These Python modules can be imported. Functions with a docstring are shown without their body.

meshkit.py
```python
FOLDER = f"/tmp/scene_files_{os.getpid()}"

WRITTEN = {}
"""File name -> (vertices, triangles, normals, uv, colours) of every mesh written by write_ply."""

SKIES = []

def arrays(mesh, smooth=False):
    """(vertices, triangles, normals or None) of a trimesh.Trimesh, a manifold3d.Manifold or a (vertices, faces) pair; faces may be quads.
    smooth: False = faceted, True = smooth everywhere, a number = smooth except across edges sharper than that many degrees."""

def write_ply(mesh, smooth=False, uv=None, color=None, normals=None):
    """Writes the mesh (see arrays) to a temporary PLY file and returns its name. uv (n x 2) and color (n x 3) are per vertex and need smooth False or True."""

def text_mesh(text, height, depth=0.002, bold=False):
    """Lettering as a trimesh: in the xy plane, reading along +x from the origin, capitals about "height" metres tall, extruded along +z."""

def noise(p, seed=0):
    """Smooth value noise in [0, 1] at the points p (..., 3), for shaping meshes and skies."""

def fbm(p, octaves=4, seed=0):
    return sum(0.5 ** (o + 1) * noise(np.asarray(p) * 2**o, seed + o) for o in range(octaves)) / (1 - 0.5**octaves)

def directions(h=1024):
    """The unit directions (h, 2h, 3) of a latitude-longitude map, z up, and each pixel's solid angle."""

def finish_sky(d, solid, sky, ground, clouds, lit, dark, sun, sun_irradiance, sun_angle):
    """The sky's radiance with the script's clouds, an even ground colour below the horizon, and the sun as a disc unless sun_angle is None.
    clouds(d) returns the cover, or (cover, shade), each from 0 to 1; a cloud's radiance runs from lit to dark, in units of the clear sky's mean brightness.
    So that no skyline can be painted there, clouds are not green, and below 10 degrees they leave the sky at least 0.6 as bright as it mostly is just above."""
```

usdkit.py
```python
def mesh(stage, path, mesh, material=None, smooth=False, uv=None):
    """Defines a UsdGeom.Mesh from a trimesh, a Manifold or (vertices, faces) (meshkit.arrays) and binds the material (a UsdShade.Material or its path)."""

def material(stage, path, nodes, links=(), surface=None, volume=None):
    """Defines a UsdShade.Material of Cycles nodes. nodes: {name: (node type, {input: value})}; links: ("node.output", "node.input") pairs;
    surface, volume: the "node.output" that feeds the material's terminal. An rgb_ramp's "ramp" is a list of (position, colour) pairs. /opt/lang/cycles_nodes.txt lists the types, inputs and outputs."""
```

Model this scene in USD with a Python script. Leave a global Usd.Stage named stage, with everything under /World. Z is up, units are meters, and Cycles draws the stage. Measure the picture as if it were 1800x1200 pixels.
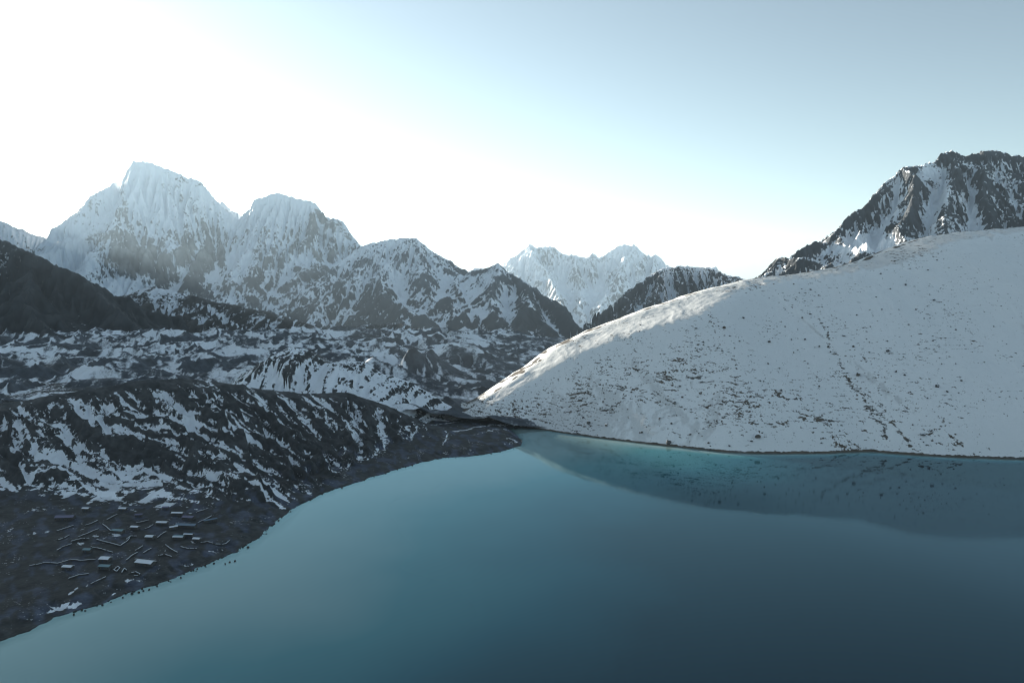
import math, random, numpy as np
from pxr import Usd, UsdGeom, UsdLux, UsdShade, Gf, Sdf, Vt
import shapely
from shapely.geometry import Polygon, LineString
from scipy import ndimage
import trimesh, usdkit, meshkit

stage = Usd.Stage.CreateInMemory()
UsdGeom.SetStageUpAxis(stage, 'Z')
UsdGeom.SetStageMetersPerUnit(stage, 1.0)
UsdGeom.Xform.Define(stage, '/World')
UsdGeom.Scope.Define(stage, '/World/Looks')
_T = Sdf.ValueTypeNames

# ------------------------------------------------------------------ camera, sky, sun, exposure
CAM_H, F, PITCH = 280.0, 1386.0, math.atan(133 / 1386.0)
EXPOSURE = 1.99
SUN_AZ, SUN_EL = math.radians(-45.0), math.radians(8.4)
HAZE = 1.35e-5
SKY_STRENGTH, SUN_INTENSITY = 0.05, 1.25

cam = UsdGeom.Camera.Define(stage, '/World/camera')
cam.AddTranslateOp().Set((0, 0, CAM_H))
cam.AddRotateXOp().Set(90 - math.degrees(PITCH))
cam.CreateHorizontalApertureAttr(36.0)
cam.CreateVerticalApertureAttr(36.0 * 682 / 1024)
cam.CreateFocalLengthAttr(36.0 * F / 1800)
cam.CreateClippingRangeAttr((1.0, 200000.0))
cam.CreateExposureAttr(EXPOSURE)

sun_dir = np.array([math.sin(SUN_AZ) * math.cos(SUN_EL), math.cos(SUN_AZ) * math.cos(SUN_EL), math.sin(SUN_EL)])
sky_mat = usdkit.material(stage, '/World/Looks/sky', {
    'sky': ('sky_texture', {'sky_type': 'single_scattering', 'sun_disc': False, 'sun_elevation': SUN_EL, 'sun_rotation': SUN_AZ,
                            'altitude': 3000.0, 'air_density': 1.0, 'aerosol_density': 4.0, 'ozone_density': 1.5}),
    'veil': ('hsv', {'saturation': 0.72}), 'tint': ('mix_color', {'blend_type': 'multiply', 'fac': 1.0, 'b': (0.92, 0.965, 0.88), 'use_clamp': False}),
    'bg': ('background_shader', {'strength': SKY_STRENGTH})}, [('sky.color', 'veil.color'), ('veil.color', 'tint.a'), ('tint.result', 'bg.color')], surface='bg.background')
dome = UsdLux.DomeLight.Define(stage, '/World/sky')
UsdShade.MaterialBindingAPI.Apply(dome.GetPrim()).Bind(sky_mat)
dome.GetPrim().SetCustomDataByKey('kind', 'structure')
sun = UsdLux.DistantLight.Define(stage, '/World/sun')
sun.CreateNormalizeAttr(True)
sun.CreateIntensityAttr(SUN_INTENSITY)
sun.CreateAngleAttr(0.5)
sun.CreateColorAttr(Gf.Vec3f(1.0, 0.92, 0.79))
sun.AddRotateXYZOp().Set((90 - math.degrees(SUN_EL), 0, -math.degrees(SUN_AZ) + 180))

# ------------------------------------------------------------------ pixel of the photograph -> world
def ray(x, y):
    u, v = (x - 900) / F, (600 - y) / F
    c, s = math.cos(PITCH), math.sin(PITCH)
    d = np.array([u, c + v * s, -s + v * c])
    return d
def at(x, y, Y):
    d = ray(x, y)
    return np.array([0, 0, CAM_H]) + d * (Y / d[1])
def gz(x, y, z=0.0):
    d = ray(x, y)
    return np.array([0, 0, CAM_H]) + d * ((z - CAM_H) / d[2])

# ------------------------------------------------------------------ noise, ridges, erosion
def hash2(ix, iy, seed):
    h = (ix * 374761393 + iy * 668265263 + seed * 974634757) & 0xFFFFFFFF
    h = ((h ^ (h >> 13)) * 1274126177) & 0xFFFFFFFF
    h = ((h ^ (h >> 15)) * 2246822519) & 0xFFFFFFFF
    return h ^ (h >> 16)
GX = np.cos(np.arange(256) * 2 * np.pi / 256).astype(np.float32)
GY = np.sin(np.arange(256) * 2 * np.pi / 256).astype(np.float32)
def gnoise(x, y, seed=0):
    """gradient noise, about -0.7..0.7"""
    ix, iy = np.floor(x).astype(np.int64), np.floor(y).astype(np.int64)
    fx, fy = (x - ix).astype(np.float32), (y - iy).astype(np.float32)
    u, v = fx * fx * fx * (fx * (fx * 6 - 15) + 10), fy * fy * fy * (fy * (fy * 6 - 15) + 10)
    def g(a, b):
        k = (hash2(ix + a, iy + b, seed) & 255)
        return GX[k] * (fx - a) + GY[k] * (fy - b)
    return (g(0, 0) * (1 - u) + g(1, 0) * u) * (1 - v) + (g(0, 1) * (1 - u) + g(1, 1) * u) * v
def fbm(x, y, octaves=5, seed=0, gain=0.5):
    return sum(gain ** o * gnoise(x * 2 ** o + 17.3 * o, y * 2 ** o - 9.1 * o, seed + o) for o in range(octaves)) * 1.4
def ridged(x, y, octaves=5, seed=0, gain=0.5):
    """0..1, ridges at 1"""
    t, w, out = 0, 1.0, 0
    for o in range(octaves):
        n = 1 - np.abs(gnoise(x * 2 ** o + 31.7 * o, y * 2 ** o + 11.9 * o, seed + o)) * 1.9
        out = out + w * n * n; t += w; w *= gain
    return out / t
def smooth(a, b, x):
    t = np.clip((x - a) / (b - a), 0, 1)
    return t * t * (3 - 2 * t)
def polydist(X, Y, pts):
    """distance to the polyline, its z there, the length along it, which side (+ left)"""
    best, z, s, side, run = np.full(X.shape, 1e18), np.zeros(X.shape), np.zeros(X.shape), np.zeros(X.shape), 0.0
    for a, b in zip(pts[:-1], pts[1:]):
        ex, ey = b[0] - a[0], b[1] - a[1]
        L2 = ex * ex + ey * ey + 1e-9
        t = np.clip(((X - a[0]) * ex + (Y - a[1]) * ey) / L2, 0, 1)
        dx, dy = X - a[0] - t * ex, Y - a[1] - t * ey
        d = dx * dx + dy * dy
        m = d < best
        best = np.where(m, d, best); z = np.where(m, a[2] + t * (b[2] - a[2]), z)
        s = np.where(m, run + t * math.sqrt(L2), s); side = np.where(m, ex * dy - ey * dx, side)
        run += math.sqrt(L2)
    return np.sqrt(best), z, s, side
def smax(a, b, k):
    h = np.clip(0.5 + 0.5 * (a - b) / k, 0, 1)
    return b + (a - b) * h + k * h * (1 - h)
def erode(Z, step, batches=20, n=9000, steps=36, seed=1, ero=0.35, dep=0.2, capf=5.0, inertia=0.25, amount=1.0):
    """particles of water run down the grid, cut gullies and drop what they carry"""
    rng = np.random.default_rng(seed)
    H, W = Z.shape
    h = (Z / step).ravel().copy()
    flow = np.zeros(H * W)
    for _ in range(batches):
        px, py = rng.uniform(1, W - 3, n), rng.uniform(1, H - 3, n)
        dx, dy, vel, water, sed = np.zeros(n), np.zeros(n), np.ones(n), np.ones(n), np.zeros(n)
        for _ in range(steps):
            ix, iy = px.astype(int), py.astype(int)
            fx, fy = px - ix, py - iy
            i = iy * W + ix
            a, b, c, d = h[i], h[i + 1], h[i + W], h[i + W + 1]
            gx = (b - a) * (1 - fy) + (d - c) * fy
            gy = (c - a) * (1 - fx) + (d - b) * fx
            h0 = (a * (1 - fx) + b * fx) * (1 - fy) + (c * (1 - fx) + d * fx) * fy
            dx, dy = dx * inertia - gx * (1 - inertia), dy * inertia - gy * (1 - inertia)
            L = np.sqrt(dx * dx + dy * dy) + 1e-9
            dx, dy = dx / L, dy / L
            nx, ny = np.clip(px + dx, 1, W - 3), np.clip(py + dy, 1, H - 3)
            jx, jy = nx.astype(int), ny.astype(int)
            ex, ey = nx - jx, ny - jy
            j = jy * W + jx
            h1 = (h[j] * (1 - ex) + h[j + 1] * ex) * (1 - ey) + (h[j + W] * (1 - ex) + h[j + W + 1] * ex) * ey
            dh = h1 - h0
            cap = np.maximum(-dh, 0.01) * vel * water * capf
            put = np.where(dh > 0, np.minimum(dh, sed), np.where(sed > cap, (sed - cap) * dep, -np.minimum((cap - sed) * ero, -dh * 0.6)))
            sed = sed - put
            put = put * amount
            w00, w10, w01, w11 = (1 - fx) * (1 - fy), fx * (1 - fy), (1 - fx) * fy, fx * fy
            h += np.bincount(np.concatenate([i, i + 1, i + W, i + W + 1]), np.concatenate([put * w00, put * w10, put * w01, put * w11]), H * W) * 0.5
            flow[i] += water
            vel = np.sqrt(np.clip(vel * vel - dh * 2.0, 0.05, 16))
            water *= 0.975
            px, py = nx, ny
    out = h.reshape(H, W) * step
    return np.clip(out, Z - 12 * step, ndimage.maximum_filter(Z, 3) + 0.3 * step), flow.reshape(H, W)
def slope_of(Z, step):
    gy, gx = np.gradient(Z, step)
    return np.hypot(gx, gy), gx, gy

# ------------------------------------------------------------------ prims
used = {}
def prim_path(name, parent=None):
    base = (str(parent.GetPath()) if parent else '/World') + '/' + name
    k = used.get(base, 0); used[base] = k + 1
    return base if k == 0 else f'{base}_{k:03d}'
def data(p, **kw):
    p = p.GetPrim() if hasattr(p, 'GetPrim') else p
    for k, v in kw.items():
        if v: p.SetCustomDataByKey(k, v)
    return p
def obj(name, mesh, mat, parent=None, smooth=False, **kw):
    m = usdkit.mesh(stage, prim_path(name, parent), mesh, mat, smooth=smooth)
    return data(m, **kw)
def primvar(prim, name, values, color=False):
    t = _T.Color3fArray if color else _T.FloatArray
    pv = UsdGeom.PrimvarsAPI(prim).CreatePrimvar(name, t, 'vertex')
    pv.Set((Vt.Vec3fArray if color else Vt.FloatArray).FromNumpy(np.ascontiguousarray(values, np.float32)))

TRIS = 0
def terrain(name, X, Y, Z, snow, rock, mat, keep=None, **kw):
    """a height grid as one mesh with how much snow lies at each vertex and the colour of its bare ground"""
    global TRIS
    H, W = Z.shape
    idx = np.arange(H * W).reshape(H, W)
    a, b, c, d = idx[:-1, :-1].ravel(), idx[:-1, 1:].ravel(), idx[1:, 1:].ravel(), idx[1:, :-1].ravel()
    z = Z.ravel()
    kp = np.ones(H * W, bool) if keep is None else keep.ravel()
    ok = kp[a] & kp[b] & kp[c] & kp[d]
    a, b, c, d = a[ok], b[ok], c[ok], d[ok]
    flip = np.abs(z[a] - z[c]) > np.abs(z[b] - z[d])
    f = np.vstack([np.where(flip[:, None], np.stack([a, b, d], 1), np.stack([a, b, c], 1)), np.where(flip[:, None], np.stack([b, c, d], 1), np.stack([a, c, d], 1))])
    v = np.stack([X.ravel(), Y.ravel(), z], 1)
    u, inv = np.unique(f, return_inverse=True)
    v, f = v[u], inv.reshape(-1, 3)
    TRIS += len(f)
    m = obj(name, (v, f), mat, smooth=True, **kw)
    primvar(m, 'snow', snow.ravel()[u])
    primvar(m, 'ground', rock.reshape(-1, 3)[u], True)
    return m

def terrain_mat(name, fine, amp=0.5, width=0.1, bump=0.5, bump_d=1.0, snow=(0.80, 0.84, 0.88), tint=0.5):
    """snow and bare ground; the edge between them is broken up by noise at 'fine' metres"""
    return usdkit.material(stage, '/World/Looks/' + name, {
        'geo': ('geometry', {}),
        'sn': ('attribute', {'attribute': 'snow'}), 'gr': ('attribute', {'attribute': 'ground'}),
        'n1': ('noise_texture', {'scale': 1.0 / fine, 'detail': 6.0, 'roughness': 0.62}),
        'n2': ('noise_texture', {'scale': 0.23 / fine, 'detail': 4.0, 'roughness': 0.6}),
        'off': ('math', {'math_type': 'multiply_add', 'value2': amp, 'value3': -0.5 * amp}),
        'add': ('math', {'math_type': 'add'}),
        'mr': ('map_range', {'range_type': 'smoothstep', 'from_min': 0.5 - width, 'from_max': 0.5 + width}),
        'var': ('map_range', {'from_min': 0.3, 'from_max': 0.7, 'to_min': 1 - tint, 'to_max': 1 + tint}),
        'gm': ('vector_math', {'math_type': 'scale'}),
        'mix': ('mix_color', {'b': snow}),
        'bp': ('bump', {'strength': bump, 'distance': bump_d}),
        'p': ('principled_bsdf', {'roughness': 0.75, 'specular_ior_level': 0.2})},
        [('geo.position', 'n1.vector'), ('geo.position', 'n2.vector'), ('n1.fac', 'off.value1'), ('off.value', 'add.value1'), ('sn.fac', 'add.value2'), ('add.value', 'mr.value'),
         ('n2.fac', 'var.value'), ('gr.color', 'gm.vector1'), ('var.result', 'gm.scale'), ('gm.vector', 'mix.a'), ('mr.result', 'mix.fac'),
         ('n1.fac', 'bp.height'), ('mix.result', 'p.base_color'), ('bp.normal', 'p.normal')], surface='p.BSDF')

def grid(x0, x1, y0, y1, step):
    return np.meshgrid(np.arange(x0, x1 + step * 0.5, step), np.arange(y0, y1 + step * 0.5, step))
def on_terrain(T, x, y, start=300.0, far=2600.0):
    """where the line of sight through a pixel meets a height grid"""
    X, Y, Z, step = T
    d = ray(x, y); d = d / d[1]
    ys = np.arange(start, far, 1.5)
    P = np.array([0, 0, CAM_H]) + ys[:, None] * d
    i = np.stack([(P[:, 1] - Y[0, 0]) / step, (P[:, 0] - X[0, 0]) / step])
    h = ndimage.map_coordinates(Z, i, order=1, mode='constant', cval=-999)
    k = np.argmax(h > P[:, 2])
    return np.array([P[k, 0], P[k, 1], h[k]])
def px_line(pts):
    return [at(*p) for p in pts]
def mountain(X, Y, step, ridges, seed, lam, amp, floor=-40, warp=0.0, er=dict(), rough=1.0, flute=.55):
    """crests and spurs, each with its own fall; noise in ridges; then erosion. Returns height, flow, distance from the main crest"""
    wx = X + warp * fbm(X / (lam * 2), Y / (lam * 2), 3, seed + 50)
    wy = Y + warp * fbm(X / (lam * 2), Y / (lam * 2), 3, seed + 60)
    Z = np.full(X.shape, -1e9); D = None
    for k, (pts, s0, s1, L) in enumerate(ridges):
        d, z, s, side = polydist(wx if k else X + warp * .25 * fbm(X / lam, Y / lam, 3, seed + 50), wy if k else Y, pts)
        # flutes that run down the flank
        fl = (ridged(s / (lam * .45) + .8 * fbm(X / lam, Y / lam, 2, seed + 5 + k), d / (lam * 2.4), 3, seed + 9 + k) - .5) * amp * flute * smooth(0, lam * 1.2, d)
        h = z - (s1 * d + (s0 - s1) * L * (1 - np.exp(-d / L))) + fl
        if D is None: D, Z = d, h
        else: Z = smax(Z, h, lam * .05)
    n = ridged(X / lam, Y / lam, 6, seed, 0.52) - 0.55
    n2 = ridged(X / (lam * .22), Y / (lam * .22), 4, seed + 3, 0.55) - 0.55
    n3 = ridged(X / (lam * .075), Y / (lam * .075), 3, seed + 4, 0.6) - 0.55
    Z = Z + rough * amp * .07 * n3
    Z = Z + amp * n * (0.25 + 0.75 * smooth(0, lam * 0.8, D)) + rough * amp * 0.16 * n2
    Z = np.maximum(Z, floor - 60)
    flow = np.zeros_like(Z)
    if er is not None:
        Z, flow = erode(Z, step, seed=seed, **er)
    return Z, flow, D

ROCK = np.array([0.11, 0.12, 0.125]); DARK = np.array([0.04, 0.044, 0.048]); SCREE = np.array([0.075, 0.08, 0.083])
def tone(shape, *pairs):
    """mix of colours by weights"""
    out = np.zeros(shape + (3,)) + pairs[0][0]
    for c, w in pairs[1:]:
        out = out + (c - out) * np.clip(w, 0, 1)[..., None]
    return out

# ------------------------------------------------------------------ the lake's outline and the water
left_shore = [(-330, 1290), (-160, 1195), (0, 1128), (60, 1102), (100, 1085), (160, 1066), (220, 1045), (260, 1032), (300, 1019), (345, 1000), (380, 984), (410, 970), (440, 953), (465, 935), (480, 922), (500, 904), (525, 886),
              (570, 866), (620, 849), (660, 836), (700, 824), (740, 812), (780, 804), (820, 802), (850, 799), (885, 792), (914, 783), (918, 775), (905, 762), (893, 752)]
right_shore = [(920, 751), (960, 756), (1000, 762), (1050, 769), (1100, 775), (1150, 781), (1200, 786), (1250, 792), (1300, 796), (1360, 797), (1450, 796), (1530, 793), (1575, 797), (1640, 801), (1700, 804), (1800, 807), (1950, 812)]
shore_pts = [gz(*p)[:2] for p in left_shore + right_shore]
lake_poly = Polygon(shore_pts + [(1350, 1000), (1500, 600), (1400, -200), (700, -500), (-300, -500), (-800, -250), (-820, 250)])
def shore_distance(X, Y):
    """metres inland of the shoreline (negative over the water)"""
    ring = np.array(lake_poly.exterior.coords)
    pts = [(x, y, 0) for x, y in ring]
    d = polydist(X, Y, pts)[0]
    inside = shapely.contains_xy(lake_poly, X.ravel(), Y.ravel()).reshape(X.shape)
    return np.where(inside, -d, d)

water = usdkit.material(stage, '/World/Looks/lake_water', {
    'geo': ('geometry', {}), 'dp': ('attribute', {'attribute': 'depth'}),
    'n1': ('noise_texture', {'scale': 0.35, 'detail': 3.0, 'roughness': 0.6}),
    'n2': ('noise_texture', {'scale': 0.006, 'detail': 3.0, 'roughness': 0.5}),
    'nm': ('map_range', {'range_type': 'smoothstep', 'from_min': 0.42, 'from_max': 0.6, 'to_min': 0.25, 'to_max': 1.0}),
    'body': ('rgb_ramp', {'ramp': [(0.0, (0.07, 0.13, 0.125)), (0.12, (0.22, 0.30, 0.29)), (0.3, (0.045, 0.17, 0.19)), (0.55, (0.014, 0.085, 0.115)), (0.8, (0.007, 0.024, 0.040)), (1.0, (0.005, 0.012, 0.024))]}),  # pale stops also carry sky reflection painted into the water colour
    'bs': ('math', {'math_type': 'multiply', 'value2': 0.07}),
    'bp': ('bump', {'distance': 0.25}),
    'fr': ('fresnel', {'IOR': 1.45}),
    'd': ('diffuse_bsdf', {}), 'g': ('glossy_bsdf', {'color': (0.57, 0.90, 1.0), 'roughness': 0.025}), 'm': ('mix_closure', {})},
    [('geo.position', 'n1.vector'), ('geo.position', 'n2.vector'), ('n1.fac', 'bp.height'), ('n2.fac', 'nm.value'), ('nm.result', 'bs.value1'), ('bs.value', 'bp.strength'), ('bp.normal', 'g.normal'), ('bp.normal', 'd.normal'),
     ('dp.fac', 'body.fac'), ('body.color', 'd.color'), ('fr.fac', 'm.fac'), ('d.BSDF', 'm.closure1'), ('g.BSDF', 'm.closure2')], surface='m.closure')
LX, LY = np.meshgrid(np.arange(-900, 1560, 12.0), np.arange(-520, 1400, 12.0))
ld = -shore_distance(LX, LY)
lkeep = ld > -30
# moraine side shallow and silty, also paled as painted sky reflection; far side dark
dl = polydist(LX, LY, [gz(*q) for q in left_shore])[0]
depth_sky_tone = np.clip(.12 * smooth(0, 14, ld) + .88 * smooth(0, 45, ld) * smooth(20, 560, dl + 60 * fbm(LX / 260, LY / 260, 3, 9)), 0, 1)
gi = np.arange(LX.size).reshape(LX.shape)
q4 = np.stack([gi[:-1, :-1], gi[:-1, 1:], gi[1:, 1:], gi[1:, :-1]], -1).reshape(-1, 4)
q4 = q4[lkeep.ravel()[q4].all(1)]
wu, winv = np.unique(q4, return_inverse=True)
wv = np.column_stack([LX.ravel()[wu], LY.ravel()[wu], np.zeros(len(wu))])
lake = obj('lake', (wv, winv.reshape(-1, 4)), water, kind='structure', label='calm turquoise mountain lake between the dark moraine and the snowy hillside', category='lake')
primvar(lake, 'depth', depth_sky_tone.ravel()[wu])

# ------------------------------------------------------------------ base ground
M_GROUND = terrain_mat('valley_ground', 30.0, 0.6, 0.12)
X, Y = grid(-60000, 60000, -40000, 80000, 1500.0)
Z = -45.0 - 380 * smooth(2700, 4700, Y) - 900 * smooth(8000, 12500, Y)
terrain('valley_floor', X, Y, Z, np.full(X.shape, 0.55), tone(X.shape, (DARK,)), M_GROUND, kind='structure', label='snowy valley floor reaching to the horizon', category='ground')

# ------------------------------------------------------------------ right: the snowy hillside above the water
step = 2.2
X, Y = grid(-190, 1380, 1060, 2150, step)
ds = shore_distance(X, Y)
ds = ds + (1.6 * fbm(X / 24, Y / 24, 3, 403) + 1.0 * fbm(X / 7, Y / 7, 2, 404)) * (1 - smooth(4, 30, np.abs(ds)))
hill_px = [(822, 722, 1420), (840, 707, 1440), (870, 690, 1460), (900, 669, 1480), (930, 648, 1500), (985, 607, 1530), (1050, 577, 1560), (1130, 546, 1590), (1200, 523, 1620), (1260, 505, 1650), (1320, 490, 1680), (1400, 481, 1700),
           (1470, 470, 1720), (1530, 455, 1750), (1600, 425, 1790), (1640, 414, 1810), (1700, 406, 1840), (1800, 398, 1900), (1950, 400, 1960)]
ridge = ridge_hill = px_line(hill_px)
d, z, s, side = polydist(X, Y, ridge)
front = side < 0
t = np.clip(ds / (ds + d + 1e-6), 0, 1)
t0 = .73 + .16 * smooth(330, 520, X) - .06 * smooth(60, -60, X)
kk = .27
cc = 1.0 / (t0 + kk * (1 - t0))
Zp = cc * (t - (1 - kk) * .5 * ((t - t0) + np.sqrt((t - t0) ** 2 + .0016)))
Zp = Zp + .06 * (1 - np.exp(-t / .07)) * (1 - t) ** 2 * smooth(20, 90, X)
Zf = z * np.clip(Zp, 0, 1)
Zb = z - (0.12 * d + 0.38 * np.maximum(d - 40, 0))
Z = np.where(front, Zf, Zb)
Z = ndimage.gaussian_filter(Z, 2.0)
hn = fbm(X / 150, Y / 150, 2, 5) * 1.0 + fbm(X / 30, Y / 30, 3, 15) * 0.45 + fbm(X / 9, Y / 9, 3, 25) * 0.26
gul = ridged(s / 95 + 0.6 * fbm(X / 120, Y / 120, 2, 8), t * 1.6, 3, 31) - 0.5
Z = Z + (hn + gul * 2.5 * smooth(0, .5, t)) * smooth(0, 40, ds)
Zh, flow = erode(Z, step, batches=4, n=6000, steps=40, seed=3, amount=0.12)
Z = np.where(ds > 0, np.maximum(Zh, 0.25 + 0.2 * np.minimum(ds, 5)), -0.25 * np.minimum(-ds, 40) + 0.2)
sl, gx, gy = slope_of(Z, step)
HILL = (X, Y, Z, step)
tt = np.where(front, t, 1.0)
sn = 0.742 + 0.08 * fbm(X / 80, Y / 80, 4, 44) - .17 * smooth(.28, .6, fbm((s + 1.2 * Z) / 11, Z / 2.6, 3, 144) + .35 * fbm(X / 120, Y / 120, 3, 145)) - .12 * smooth(.25, .6, fbm(X / 7, Y / 7, 3, 146))
# little terraces trodden along the slope, a few runnels down it, bare turf towards the nose, loose stones near the top
terr = ridged((s + 40 * fbm(X / 110, Y / 110, 2, 3)) / 60, (Z + 9 * fbm(X / 90, Y / 90, 3, 45)) / 5.0, 3, 46)
where = np.exp(-(((X - 250) / 190) ** 2 + ((tt - .40) / .26) ** 2)) + .8 * np.exp(-(((X - 520) / 150) ** 2 + ((tt - .2) / .16) ** 2)) + .55 * np.exp(-(((X - 90) / 60) ** 2 + ((tt - .3) / .25) ** 2))
sn -= np.clip(where, 0, 1) * (.27 * smooth(.55, .82, terr) + .05) * (.6 + .9 * (fbm(X / 35, Y / 35, 3, 47) + .3))
for line, wd, k in (([(1440, 560), (1462, 610), (1478, 640), (1492, 668), (1512, 697), (1535, 730), (1553, 752), (1563, 782)], 2.4, .27), ([(1518, 625), (1532, 655), (1548, 690), (1550, 730), (1556, 770)], 3.0, .16), ([(1566, 735), (1582, 760), (1602, 786)], 3.0, .3),
                    ([(1330, 747), (1370, 744), (1400, 738), (1440, 737), (1470, 742)], 2.4, .26), ([(1450, 742), (1462, 765), (1488, 790)], 3.0, .2), ([(1625, 765), (1640, 757), (1655, 760), (1690, 785)], 3.0, .2),
                    ([(1120, 660), (1160, 655), (1220, 652), (1270, 652), (1330, 650)], 3.5, .18), ([(1080, 715), (1098, 700), (1110, 690)], 2.0, .3), ([(1240, 700), (1262, 690), (1290, 690), (1330, 700)], 2.4, .2)):
    L = [on_terrain(HILL, *q) for q in line]
    dl, _, sl_, _ = polydist(X + 6 * fbm(X / 26, Y / 26, 4, 48), Y + 6 * fbm(X / 26, Y / 26, 4, 49), L)
    sn -= k * np.exp(-(dl / wd) ** 2) * smooth(-.35, .1, fbm(X / 12, Y / 12, 3, 51)) + .35 * k * np.exp(-(dl / (wd * 4)) ** 2) * (fbm(X / 9, Y / 9, 3, 50) + .3)
sn -= 0.9 * (1 - smooth(0.3, 2.6, ds + 1.2 * fbm(X / 10, Y / 10, 3, 52)))
nose = np.exp(-(((X - 5) / 75) ** 2 + ((tt - .35) / .35) ** 2))
sn -= 0.17 * nose + .12 * smooth(.86, .97, tt) * smooth(.0, .5, fbm(s / 26, d / 8, 3, 53)) * front + .14 * (1 - smooth(-70, -20, X))
sn -= .6 * smooth(.0, .3, side * 0 + (~front)) * smooth(.1, .4, fbm(X / 30, Y / 30, 4, 54))
M_HILL = terrain_mat('snowy_hillside', 3.2, 1.05, 0.05, bump=0.5, bump_d=1.0, snow=(0.70, 0.72, 0.72))
terrain('snowy_hillside', X, Y, Z, sn, tone(X.shape, (np.array([.075, .06, .045]),), (SCREE, fbm(X / 40, Y / 40, 3, 9))), M_HILL, keep=(ds > -25) & (Z > -30) & ~((~front) & (d > 420)) & ~((Y < 1366) & (X < 14)),
        kind='structure', label='snow covered hillside rising from the lake with a sunlit crest', category='hillside')

# ------------------------------------------------------------------ left: moraine, village terrace
step = 2.0
X, Y = grid(-1270, 34, 440, 1620, step)
ds = shore_distance(X, Y)
ds = ds + (3.4 * fbm(X / 26, Y / 26, 4, 401) + 1.6 * fbm(X / 6, Y / 6, 2, 402)) * (1 - smooth(6, 40, np.abs(ds)))
r1 = px_line([(-260, 770, 1000), (-160, 742, 1030), (-60, 720, 1050), (30, 705, 1065), (100, 693, 1080), (180, 680, 1110), (250, 668, 1145), (320, 665, 1180), (400, 673, 1215), (450, 682, 1235), (530, 691, 1265), (610, 690, 1290), (680, 712, 1290),
              (745, 742, 1280), (820, 765, 1250), (890, 781, 1228)])
r2 = px_line([(430, 668, 1400), (450, 650, 1420), (470, 630, 1440), (510, 609, 1460), (545, 616, 1460), (575, 640, 1445), (600, 633, 1440), (640, 636, 1440), (670, 655, 1430), (725, 672, 1420), (770, 700, 1410), (810, 724, 1400), (832, 738, 1390)])
r3 = [P + np.array([0, 0, 1.5]) for P in px_line([(700, 715, 1400), (830, 740, 1385), (870, 750, 1355), (893, 757, 1325)])]
def skewed(d, s, k, lam, seed, oct=4):
    return ridged(s / lam - k * d / lam + .5 * fbm(X / 70, Y / 70, 3, seed + 3), d / (lam * 5), oct, seed, .55)
outlet = smooth(0, 60, Y - 1230) * smooth(-260, -120, X)
terrace = np.where(ds > 0, 2.5 * outlet * smooth(0, 10, ds) + 4.5 * smooth(0, 22, ds) + 0.035 * ds + fbm(X / 45, Y / 45, 4, 2) * 1.3 * smooth(5, 60, ds), -0.25 * np.minimum(-ds, 40))
d1, z1, s1, side1 = polydist(X, Y, r1)
wob = 22 * fbm(X / 90, Y / 90, 3, 91)
fall = np.where(side1 < 0, .62, .5) * np.maximum(d1 + wob * smooth(10, 60, d1), 0)
foot = [gz(*q) for q in ((-400, 960, 16), (-200, 900, 16), (0, 872, 16), (100, 868, 15), (200, 866, 15), (300, 872, 13), (380, 884, 10), (440, 899, 6), (490, 904, 1), (570, 866, 0), (620, 849, 0), (700, 824, 0), (780, 804, 0), (850, 799, 0), (914, 783, 0))]
dF, zF, sF, sideF = polydist(X, Y, foot)
tF = np.clip(dF / (dF + d1 + 1e-6), 0, 1)
g1 = skewed(d1, s1, .45, 62, 100)
g1b = skewed(d1, s1, .45, 24, 120)
prof = .78 * tF + .22 * tF * tF
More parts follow.
